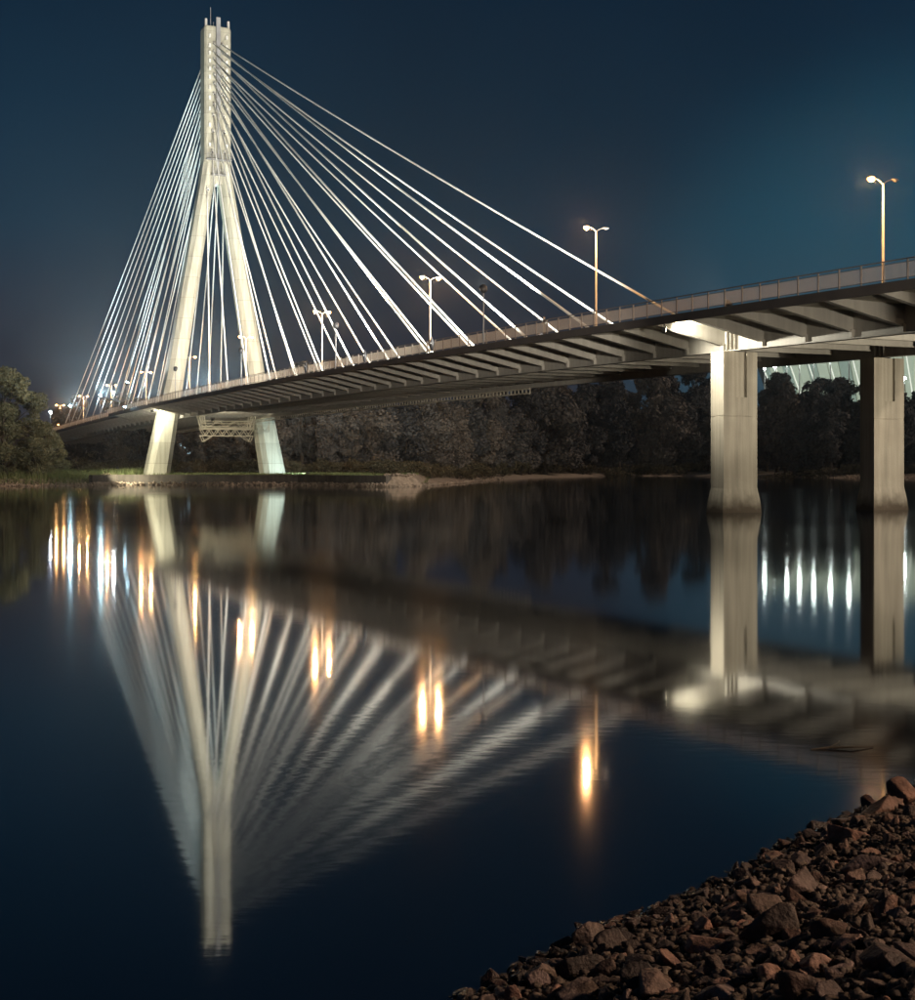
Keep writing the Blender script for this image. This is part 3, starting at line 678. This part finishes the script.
for i, h in enumerate(T_H):
    protos.append(tree_mesh(h, (12.5, 11, 13, 11.5, 14.5, 12)[i], 9000, .42, (.08, .1, .05, .1, .06, .05)[i], 'round' if i % 2 == 0 else 'spire'))
lab = ['broad round-crowned tree in the dark wood on the far bank', 'tall narrow tree in the dark wood on the far bank', 'low bushy round tree in the dark wood on the far bank', 'tallest slender tree in the dark wood on the far bank', 'wide spreading tree in the dark wood on the far bank', 'short tapering tree in the dark wood on the far bank']
def tree(x, y, v, sc=1.0, label=None, group='trees of the far bank wood'):
    z = float(land_z(np.array([[x, y]]))[0]); e = empty('tree', (x, y, z), rng.random()*6.28); k = sc*(.9+.2*rng.random()); e.scale = (k*(.9+.25*rng.random()), k*(.9+.25*rng.random()), k)
    tag(e, label or lab[v], 'tree', group)
    obj('crown', protos[v][0], e); obj('trunk', protos[v][1], e)
def px(x, d): return (x-457.5)/1364.6*d
cnt = 0
for (x0, x1, dist, step, sc) in ((275, 725, 'a', 14, 1.0), (285, 735, 'b', 15, 1.1), (725, 935, 'c', 12, 1.2), (735, 935, 'd', 13, 1.25), (118, 285, 'e', 17, .72), (20, 300, 'f', 17, .9)):
    x = x0
    while x < x1:
        if dist == 'a': d_ = np.interp(x, [275, 330, 420, 500, 600, 725], [335, 330, 350, 400, 512, 522])
        elif dist == 'b': d_ = np.interp(x, [275, 420, 600, 700], [372, 395, 560, 562])
        elif dist == 'c': d_ = np.interp(x, [735, 800, 935], [520, 440, 430])
        elif dist == 'd': d_ = np.interp(x, [745, 935], [565, 480])
        elif dist == 'e': d_ = 345
        else: d_ = 420
        k_ = np.interp(x, [275, 450, 560, 730], [.95, 1.0, 1.35, 1.5]) if dist in 'ab' else 1.0
        d_ = d_ + rng.normal()*7; v = int(rng.integers(0, 6))
        tree(px(x, d_), d_, v, sc*k_*(.76+.42*rng.random())); x += step*(.7+.6*rng.random())
# far-off backdrop of woods behind, one mass
V, F, tn = [], [], []
cs_, rs_ = [], []
for i in range(900):
    x = rng.uniform(-420, 420); y = rng.uniform(600, 660) + abs(x)*.1; cs_.append((x, y, 2+rng.random()*15+2*math.sin(x/23))); rs_.append(4+rng.random()*3)
V, F, tn = leaf_cloud(cs_, rs_, [55]*len(cs_), 1.1)
tag(obj('distant_wood', fast_mesh('distant_wood', V, F, M['leaf'], tn)), 'dark distant wood closing the view behind the far bank trees', 'wood', kind='stuff')

# willow on the left
def willow():
    h, w = 20.5, 21; cs2, rs2, limbs = [], [], []
    for i in range(95):
        t_ = rng.random(); ang = rng.random()*6.28; z = h*(.06+.90*t_); env = (1-t_**2.6)**.5*min(1, .75+t_); rr_ = w/2*env*rng.random()**.5*.92
        cs2.append((rr_*math.cos(ang), rr_*math.sin(ang), z)); rs2.append(1.1+1.3*rng.random())
        if i % 3 == 0: limbs.append(cs2[-1])
    tot = sum(r_**2 for r_ in rs2); V, F, tn = leaf_cloud(cs2, rs2, [int(40000*r_**2/tot) for r_ in rs2], .25, .1)
    crown = fast_mesh('crown', V, F, M['willow'], tn); mb = MB()
    mb.tube([(0,0,-.5), (.2,.1,3), (.5,.3,8), (.2,.2,14), (0,0,18)], [.55, .42, .3, .16, .05], 10)
    for x, y, z in limbs: mb.tube([(.3,.2,max(2, z-5)), (x*.55,y*.55,z-1.5), (x,y,z)], [.13, .08, .02], 5)
    return crown, mb.mesh('trunk', M['bark'], True)
wc, wt = willow()
for x, d_, sc, lb in ((6, 262, 1.0, 'big pale willow lit from the bridge at the water edge left of the deck'), (44, 272, .52, 'smaller orange-lit willow crowding under the left end of the deck'), (-52, 268, .95, 'broad willow behind the big one, towards the left edge of the bank')):
    X = px(x, d_); e = empty('willow_tree', (X, d_, float(land_z(np.array([[X, d_]]))[0])), rng.random()*6); e.scale = (sc, sc, sc); tag(e, lb, 'tree'); obj('crown', wc, e); obj('trunk', wt, e)

# shrubs along the shore
shr = []
for i in range(3):
    cs2 = [(rng.normal()*1.0, rng.normal()*1.0, .5+rng.random()*1.7) for _ in range(16)]
    V, F, tn = leaf_cloud(cs2, [.45+.35*rng.random() for _ in cs2], [42]*16, .17)
    V[:,2] = np.maximum(V[:,2], .02); mb = MB()
    for c in cs2[:9]: mb.tube([(0,0,-.2), (c[0]*.5,c[1]*.5,c[2]*.5), c], [.04, .03, .01], 4)
    shr.append((fast_mesh('foliage', V, F, M['shrub'], tn), mb.mesh('stems', M['bark'])))
def shrub(x, d_, sc, label):
    X = px(x, d_); z = float(land_z(np.array([[X, d_]]))[0]); e = empty('shrub', (X, d_, z), rng.random()*6.28); e.scale = (sc*1.2, sc*1.2, sc*(.8+.4*rng.random())); tag(e, label, 'shrub', label)
    v = int(rng.integers(0, 3)); obj('foliage', shr[v][0], e); obj('stems', shr[v][1], e)
for x in np.arange(385, 470, 7): shrub(x+rng.normal()*2, np.interp(x, [385, 470], [262, 330])+rng.normal()*5, 1.15, 'dry shrub above the pale gravel beach')
for x in np.arange(470, 700, 9): shrub(x+rng.normal()*3, np.interp(x, [470, 560, 700], [345, 470, 515])+rng.normal()*5, 1.5, 'dark shrub at the foot of the wood behind the bay')
for x in np.arange(762, 930, 10): shrub(x+rng.normal()*3, 425+rng.normal()*4, 1.3, 'dark shrub on the bank seen between the pier columns')
for x in np.arange(80, 380, 9): shrub(x+rng.normal()*3, 312+rng.normal()*8, 1.2, 'dark shrub on the bank behind the pylon')

# grass on the bank
k = 26000; gx = rng.uniform(-110, -6, k); gy = rng.uniform(236, 305, k); P = np.c_[gx, gy]; d_ = sdist(P); keep = d_ > 1.3; P = P[keep]; k = len(P)
z = land_z(P); left = P[:,0] < -62; hgt = np.where(left, .55+1.1*rng.random(k), .15+.35*rng.random(k)); a = rng.random(k)*6.28; lean = rng.normal(size=(k,2))*.25*hgt[:,None]
B = np.c_[P, z]; wv = np.c_[np.cos(a), np.sin(a), np.zeros(k)]*(.05+.04*rng.random(k))[:,None]
V = np.stack([B-wv, B+wv, B+np.c_[lean, hgt]], 1).reshape(-1, 3); tn = np.repeat(rng.random(k), 3)
tag(obj('bank_grass', fast_mesh('bank_grass', V, np.arange(len(V)).reshape(-1, 3), M['grass'], tn)), 'green grass along the top of the far bank below the pylon', 'grass', kind='stuff')

# quay wall in front of the pylon
q = MB(); qp = [(-68.5, 256.0), (-63.6, 261.4), (-30.2, 258.3), (-20.2, 247.2), (-12.5, 238.0)]
M['quay'] = mat('quay_concrete', (.075, .062, .052), .9, .3, vary=(.135, .115, .095), scale=.5, bump=.4, bscale=5, streak=.4)
def quay_part(mb, z0, z1, o0, o1):
    L_ = []; 
    for i, p in enumerate(qp):
        p0 = np.array(qp[max(i-1, 0)]); p1 = np.array(qp[min(i+1, len(qp)-1)]); t_ = (p1-p0)/np.linalg.norm(p1-p0); n_ = np.array([t_[1], -t_[0]])
        a = np.array(p)+n_*o0; c = np.array(p)-n_*o1; L_.append([(a[0], a[1], z0), (c[0], c[1], z0), (c[0], c[1], z1), (a[0], a[1], z1)])
    return mb.ring_loft(L_)
qw = quay_part(MB(), -1, 1.78, .0, 1.2).build('quay_wall', M['quay']); tag(qw, 'low dark concrete quay wall along the water below the pylon', 'wall')
quay_part(MB(), 1.785, 1.98, .10, 1.2).build('coping', M['quay'], qw)

# ------------------------------------------------------------------ stones
def ico(sub):
    import bmesh
    bm = bmesh.new(); bmesh.ops.create_icosphere(bm, subdivisions=sub, radius=1); bm.verts.ensure_lookup_table()
    V = np.array([v.co[:] for v in bm.verts]); F = np.array([[v.index for v in f.verts] for f in bm.faces]); bm.free(); return V, F
def rock_shape(Vs, nplanes=11, rough=.022):
    nrm_ = rng.normal(size=(nplanes, 3)); nrm_ /= np.linalg.norm(nrm_, axis=1)[:,None]; dd = .40+.38*rng.random(nplanes)
    D = Vs@nrm_.T; rr_ = np.where(D > .05, dd/np.maximum(D, .05), 9).min(1); rr_ = np.minimum(rr_, 1.25)
    V = Vs*rr_[:,None]; V += rng.normal(size=V.shape)*rough*.12
    V += np.sin(V[:,[1,2,0]]*5+rng.random(3)*6)*rough
    return V*np.array([1, .62+.3*rng.random(), .5+.28*rng.random()])
I1, F1 = ico(1); I3, F3 = ico(4)
M['rock'] = mat('rip_rap_stone', (.085, .056, .045), .68, .4, vary=(.23, .155, .125), scale=2.2, detail=9, bump=.5, bscale=7)
rn = M['rock'].node_tree; oi = rn.nodes.new('ShaderNodeObjectInfo'); bs = rn.nodes['Principled BSDF']; lk = bs.inputs['Base Color'].links[0].from_socket
mrr = rn.nodes.new('ShaderNodeMapRange'); mrr.inputs['To Min'].default_value = .35; mrr.inputs['To Max'].default_value = 1.7; rn.links.new(oi.outputs['Random'], mrr.inputs['Value'])
hr = rn.nodes.new('ShaderNodeMath'); hr.operation = 'FRACT'; hm1 = rn.nodes.new('ShaderNodeMath'); hm1.operation = 'MULTIPLY'; hm1.inputs[1].default_value = 7.31
rn.links.new(oi.outputs['Random'], hm1.inputs[0]); rn.links.new(hm1.outputs[0], hr.inputs[0])
tn_ = rn.nodes.new('ShaderNodeValToRGB'); te = tn_.color_ramp.elements; te[0].color = (.74, .70, .74, 1); te[1].color = (1.2, .86, .72, 1); x_ = te.new(.5); x_.color = (1.0, .95, .9, 1)
rn.links.new(hr.outputs[0], tn_.inputs[0]); tm_ = rn.nodes.new('ShaderNodeVectorMath'); tm_.operation = 'MULTIPLY'; rn.links.new(lk, tm_.inputs[0]); rn.links.new(tn_.outputs[0], tm_.inputs[1]); lk = tm_.outputs[0]
def wet(nt, lk):                                 # stones are dark and shiny where the river wets them
    g_ = nt.nodes.new('ShaderNodeNewGeometry'); z_ = nt.nodes.new('ShaderNodeSeparateXYZ'); nt.links.new(g_.outputs['Position'], z_.inputs[0])
    w1 = nt.nodes.new('ShaderNodeMapRange'); w1.inputs['From Min'].default_value = .06; w1.inputs['From Max'].default_value = .24; w1.inputs['To Min'].default_value = .32; nt.links.new(z_.outputs['Z'], w1.inputs['Value'])
    v_ = nt.nodes.new('ShaderNodeVectorMath'); v_.operation = 'SCALE'; nt.links.new(lk, v_.inputs[0]); nt.links.new(w1.outputs[0], v_.inputs['Scale'])
    w2 = nt.nodes.new('ShaderNodeMapRange'); w2.inputs['From Min'].default_value = .32; w2.inputs['From Max'].default_value = 1; w2.inputs['To Min'].default_value = .22; w2.inputs['To Max'].default_value = .72; nt.links.new(w1.outputs[0], w2.inputs['Value'])
    nt.links.new(w2.outputs[0], nt.nodes['Principled BSDF'].inputs['Roughness']); return v_.outputs[0]
lk = wet(rn, lk)
sc_ = rn.nodes.new('ShaderNodeVectorMath'); sc_.operation = 'SCALE'; rn.links.new(lk, sc_.inputs[0]); rn.links.new(mrr.outputs[0], sc_.inputs['Scale']); rn.links.new(sc_.outputs[0], bs.inputs['Base Color'])
M['rubble'] = mat('rip_rap_rubble', (.05, .034, .026), .8, .3, vary=(.17, .115, .085), scale=2.2, detail=9, bump=.6, bscale=20)
rb_ = M['rubble'].node_tree; rb_.links.new(wet(rb_, rb_.nodes['Principled BSDF'].inputs['Base Color'].links[0].from_socket), rb_.nodes['Principled BSDF'].inputs['Base Color'])
M['shingle'] = mat('shore_stones', (.16, .12, .09), .9, .3, vary=(.40, .31, .23), scale=.6)
rock_me = []
for i in range(18):
    V = rock_shape(I3, int(rng.integers(11, 17))); me = fast_mesh('rock', V, F3, M['rock']); rock_me.append(me)
def pix(P, z): return 457.5+1364.6*P[0]/P[1], 466.0-1364.6*(z-3.66)/P[1]
placed = []
def try_place(r_, a, bb, f=.78):
    for (x, y, q_) in placed:
        if (x-a)**2+(y-bb)**2 < ((r_+q_)*f)**2: return False
    placed.append((a, bb, r_)); return True
big = []
# hand-placed large stones seen in the photograph: (pixel x, pixel y of the stone centre, radius)
for X_, Y_, r_ in ((880, 808, .30), (908, 797, .28), (590, 938, .19), (640, 962, .19), (660, 985, .2), (765, 905, .22), (780, 930, .23), (805, 890, .22), (865, 865, .24), (745, 900, .2), (895, 965, .19), (700, 945, .2), (850, 835, .24), (545, 975, .19), (615, 945, .18), (830, 930, .22), (805, 992, .18), (720, 992, .16)):
    D_ = np.array([(X_-457.5)/1364.6, 1.0]); t_ = 8.0
    for _ in range(60):
        zr = 3.66-(Y_-466)/1364.6*t_; zg = float(near_z(np.array([D_*t_]))[0])+r_*.25; t_ += (zr-zg)*1.2
    q_ = D_*t_-A0; r_ *= .85; big.append((q_@AD, q_@AN, r_)); placed.append((q_@AD, q_@AN, r_*.8))
for r_lo, r_hi, tries in ((.11, .15, 90), (.07, .11, 2600), (.045, .075, 14000)):
    for _ in range(tries):
        if len(big) >= 300: break
        a = rng.uniform(-3.5, 13); bb = rng.uniform(-.15, 5.2); P = A0+a*AD+bb*AN; u_, v_ = pix(P, bb*.33)
        if not (400 < u_ < 945 and 770 < v_ < 1030): continue
        r_ = rng.uniform(r_lo, r_hi)
        if try_place(r_, a, bb): big.append((a, bb, r_))
for j, (a, bb, r_) in enumerate(big):
    P = A0+a*AD+bb*AN; z = float(near_z(P[None])[0])+r_*.22
    o = obj('rock', rock_me[j % 18], None, (P[0], P[1], z), (rng.normal()*.24, rng.normal()*.24, rng.random()*6.28), (r_*1.18, r_*1.18, r_*1.18))
    size = 'large angular' if r_ > .19 else 'fist-sized' if r_ < .1 else 'middle-sized'
    wet = ' at the water edge' if bb < .45 else ' on the stony near bank'
    own = {0: 'largest dark boulder on the crest of the stone bank, at the water edge', 1: 'big boulder leaning behind the largest dark boulder on the bank crest', 6: 'broad low slab lying in the middle of the stone bank', 5: 'pale-topped wedge stone just above the broad low slab', 8: 'pale upright stone below the crest boulders', 2: 'dark block jutting over the water halfway along the stone bank', 10: 'big blocky stone by itself in the upper part of the stone bank'}.get(j)
    if own: tag(o, own, 'rock')
    else: tag(o, '%s brown broken stone%s' % (size, wet), 'rock', '%s stones%s' % (size, wet))
def rubble(name, pts, rads, m):
    V, F = [], []; o = 0; shapes = [rock_shape(I1, 6, .02) for _ in range(24)]
    for (x, y, z), r_ in zip(pts, rads):
        s_ = shapes[int(rng.integers(0, 24))]; a = rng.random()*6.28; c, sn = math.cos(a), math.sin(a); t_ = rng.normal()*.4; ct, st = math.cos(t_), math.sin(t_)
        q_ = s_@np.array([[c, -sn, 0], [sn, c, 0], [0, 0, 1]])@np.array([[1, 0, 0], [0, ct, -st], [0, st, ct]])*r_; V.append(q_+np.array([x, y, z])); F.append(F1+o); o += len(q_)
    return obj(name, fast_mesh(name, np.concatenate(V), np.concatenate(F), m))
pts, rads = [], []
while len(pts) < 9000:
    a = rng.uniform(-4, 14); bb = rng.uniform(-.3, 6) ; P = A0+a*AD+bb*AN; u_, v_ = pix(P, bb*.33)
    if not (380 < u_ < 960 and 750 < v_ < 1050): continue
    r_ = .016+.045*rng.random()**2; pts.append((P[0], P[1], float(near_z(P[None])[0])+r_*.5)); rads.append(r_)
tag(rubble('rubble', pts, rads, M['rubble']), 'small brown rubble filling between the stones of the near bank', 'rubble', kind='stuff')
pts, rads = [], []
qa = np.array(qp)
for _ in range(6800):
    i = rng.integers(0, 4)
    if i == 0: x = rng.uniform(-104, -67); y0 = np.interp(x, SHORE[:,0], SHORE[:,1]); y = y0+rng.uniform(-.3, 11)
    elif i == 1: x = rng.uniform(-13, 12); y0 = np.interp(x, SHORE[:,0], SHORE[:,1]); y = y0+rng.uniform(-.5, 8)
    elif i == 3:
        t_ = rng.random()*(len(qa)-1); k_ = int(t_); x, y = qa[k_]+(qa[k_+1]-qa[k_])*(t_-k_)+rng.normal(size=2)*.35-np.array([0, .9]); r_ = .15+.3*rng.random()**2; pts.append((x, y, rng.uniform(-.1, .55))); rads.append(r_); continue
    else: x = rng.uniform(95, 190); y0 = np.interp(x, SHORE[:,0], SHORE[:,1]); y = y0+rng.uniform(-.5, 8)
    r_ = .12+.35*rng.random()**2; pts.append((x, y, float(land_z(np.array([[x, y]]))[0])+r_*.4)); rads.append(r_)
tag(rubble('shore_stones', pts, rads, M['shingle']), 'pale stones scattered along the far shore', 'stones', kind='stuff')
# drifting branch near the stony bank
br = empty('floating_branch', (px(838, 17.6), 17.6, .0)); tag(br, 'thin dark branch lying in the water off the stony bank', 'branch')
MB().tube([(-.35, 0, .0), (-.1, .05, .02), (.2, .02, .03), (.5, .15, .01)], [.012, .016, .014, .006], 6).build('stick', M['bark'], br)
MB().tube([(-.1, .05, .02), (.1, .3, .04), (.15, .5, .02)], [.008, .006, .003], 5).build('twig', M['bark'], br)

# ------------------------------------------------------------------ far lit things behind the trees
M['membrane'] = emit('backlit_membrane', (.80, .95, .72), .45)
M['membrane2'] = emit('backlit_membrane_dim', (.66, .88, .72), .32)
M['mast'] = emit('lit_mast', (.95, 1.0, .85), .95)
SC = Vector((322, 905, 0)); st = empty('stadium', SC); tag(st, 'pale green lit stadium facade with slanted masts behind the trees', 'stadium')
N = 44; R0 = 120
MB().ring_loft([[(r_*math.cos(2*math.pi*j/64), r_*math.sin(2*math.pi*j/64), z) for j in range(64)] for z, r_ in ((0, 100), (20, 104), (70, 120), (72, 112))]).build('bowl', M['concrete'], st)
for j in range(N):
    a0 = R(180+8) + (R(164)/N)*j; a1 = a0 + R(164)/N*.9
    f = lambda a, r_, z: (r_*math.cos(a), r_*math.sin(a), z)
    MB().quad_box([f(a0, 104.5, 18), f(a0, 105, 18), f(a1, 105, 18), f(a1, 104.5, 18), f(a0, 125.5, 74), f(a0, 126, 74), f(a1, 126, 74), f(a1, 125.5, 74)]).build('facade_panel', M['membrane'] if j % 3 else M['membrane2'], st)
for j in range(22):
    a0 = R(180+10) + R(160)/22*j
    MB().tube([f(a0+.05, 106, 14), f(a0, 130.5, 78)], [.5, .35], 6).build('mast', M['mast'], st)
# row of lit lamps on tall poles between the wood and the stadium
for j, x in enumerate((764.6, 775, 786.8, 799.5, 813.6, 830.5, 849)):
    d_ = 720-j*6; zt = 53.5+j*.6
    e = empty('light_tower', (px(x, d_), d_, 1.5)); tag(e, 'tall white light tower behind the wood, in the row before the stadium', 'light tower', 'light towers before the stadium')
    MB().tube([(0,0,0), (0,0,zt)], [.5, .25], 8).build('pole', M['galv'], e); MB().ball((0,0,zt), .8, 1, 1, .7).build('lamp', M['white_lamp2'] if 'white_lamp2' in M else M.setdefault('white_lamp2', emit('tower_lamp', (.85, 1, .95), 170)), e, True)
e = empty('light_tower', (px(904, 650), 650, 1.5)); tag(e, 'single bright light tower right of the far pier column', 'light tower')
MB().tube([(0,0,0), (0,0,44)], [.5, .25], 8).build('pole', M['galv'], e); MB().ball((0,0,44), 1.0, 1, 1, .7).build('lamp', M['white_lamp2'], e, True)
# apartment block with a few lit windows behind the wood at right
M['block'] = mat('block_wall', (.10, .09, .085), .9, .2, vary=(.13, .12, .11), scale=.1)
M['win_warm'] = emit('warm_window', (1, .78, .45), 3.0); M['win_red'] = emit('red_window', (1, .35, .25), 2.0)
e = empty('apartment_block', (px(880, 640), 640, 1.0)); tag(e, 'dark apartment block with scattered lit windows behind the wood at the right', 'building')
MB().box(-30, 42, 0, 14, 0, 30).build('wall', M['block'], e); MB().box(-30.4, 42.4, -.4, 14.4, 30, 30.8).build('roof', M['dark'], e)
for i in range(18):
    for j in range(6):
        q_ = rng.random(); x = -27+i*3.9; z = 4+j*4
        MB().box(x, x+1.5, -.12, -.02, z, z+1.6).build('window', M['win_warm'] if q_ < .16 else M['win_red'] if q_ < .2 else M['dark'], e)
# small lit pavilion seen between the pylon legs
M['win_cool'] = emit('cool_window', (.55, .85, 1.0), 1.1)
X = px(183, 362); e = empty('pavilion', (X, 362, 2.0)); tag(e, 'small pavilion with cold lit windows seen between the pylon legs', 'building')
MB().box(-3.4, 3.4, 0, 6, 0, 9.4).build('wall', M['block'], e); MB().box(-3.8, 3.8, -.5, 6.4, 9.4, 9.8).build('roof', M['dark'], e)
for x, z in ((-2.7, 6.8), (-1.3, 7.0), (.2, 6.2), (1.4, 7.1), (-2.0, 5.2), (1.0, 4.9)): MB().box(x, x+.9, -.1, -.02, z, z+1.1).build('window', M['win_cool'], e)

# ------------------------------------------------------------------ night haze
hz = MB().box(-760, 860, -60, 1250, -4.5, 99).build('haze', None); tag(hz, kind='stuff')
hm = bpy.data.materials.new('night_haze'); hm.use_nodes = True; hn = hm.node_tree.nodes; hl = hm.node_tree.links; hn.clear()
ho = hn.new('ShaderNodeOutputMaterial'); hv = hn.new('ShaderNodeVolumePrincipled')
hv.inputs['Color'].default_value = (.85, .93, 1, 1); hv.inputs['Density'].default_value = .00017; hv.inputs['Anisotropy'].default_value = .86
hl.new(hv.outputs[0], ho.inputs['Volume']); hz.data.materials.append(hm)
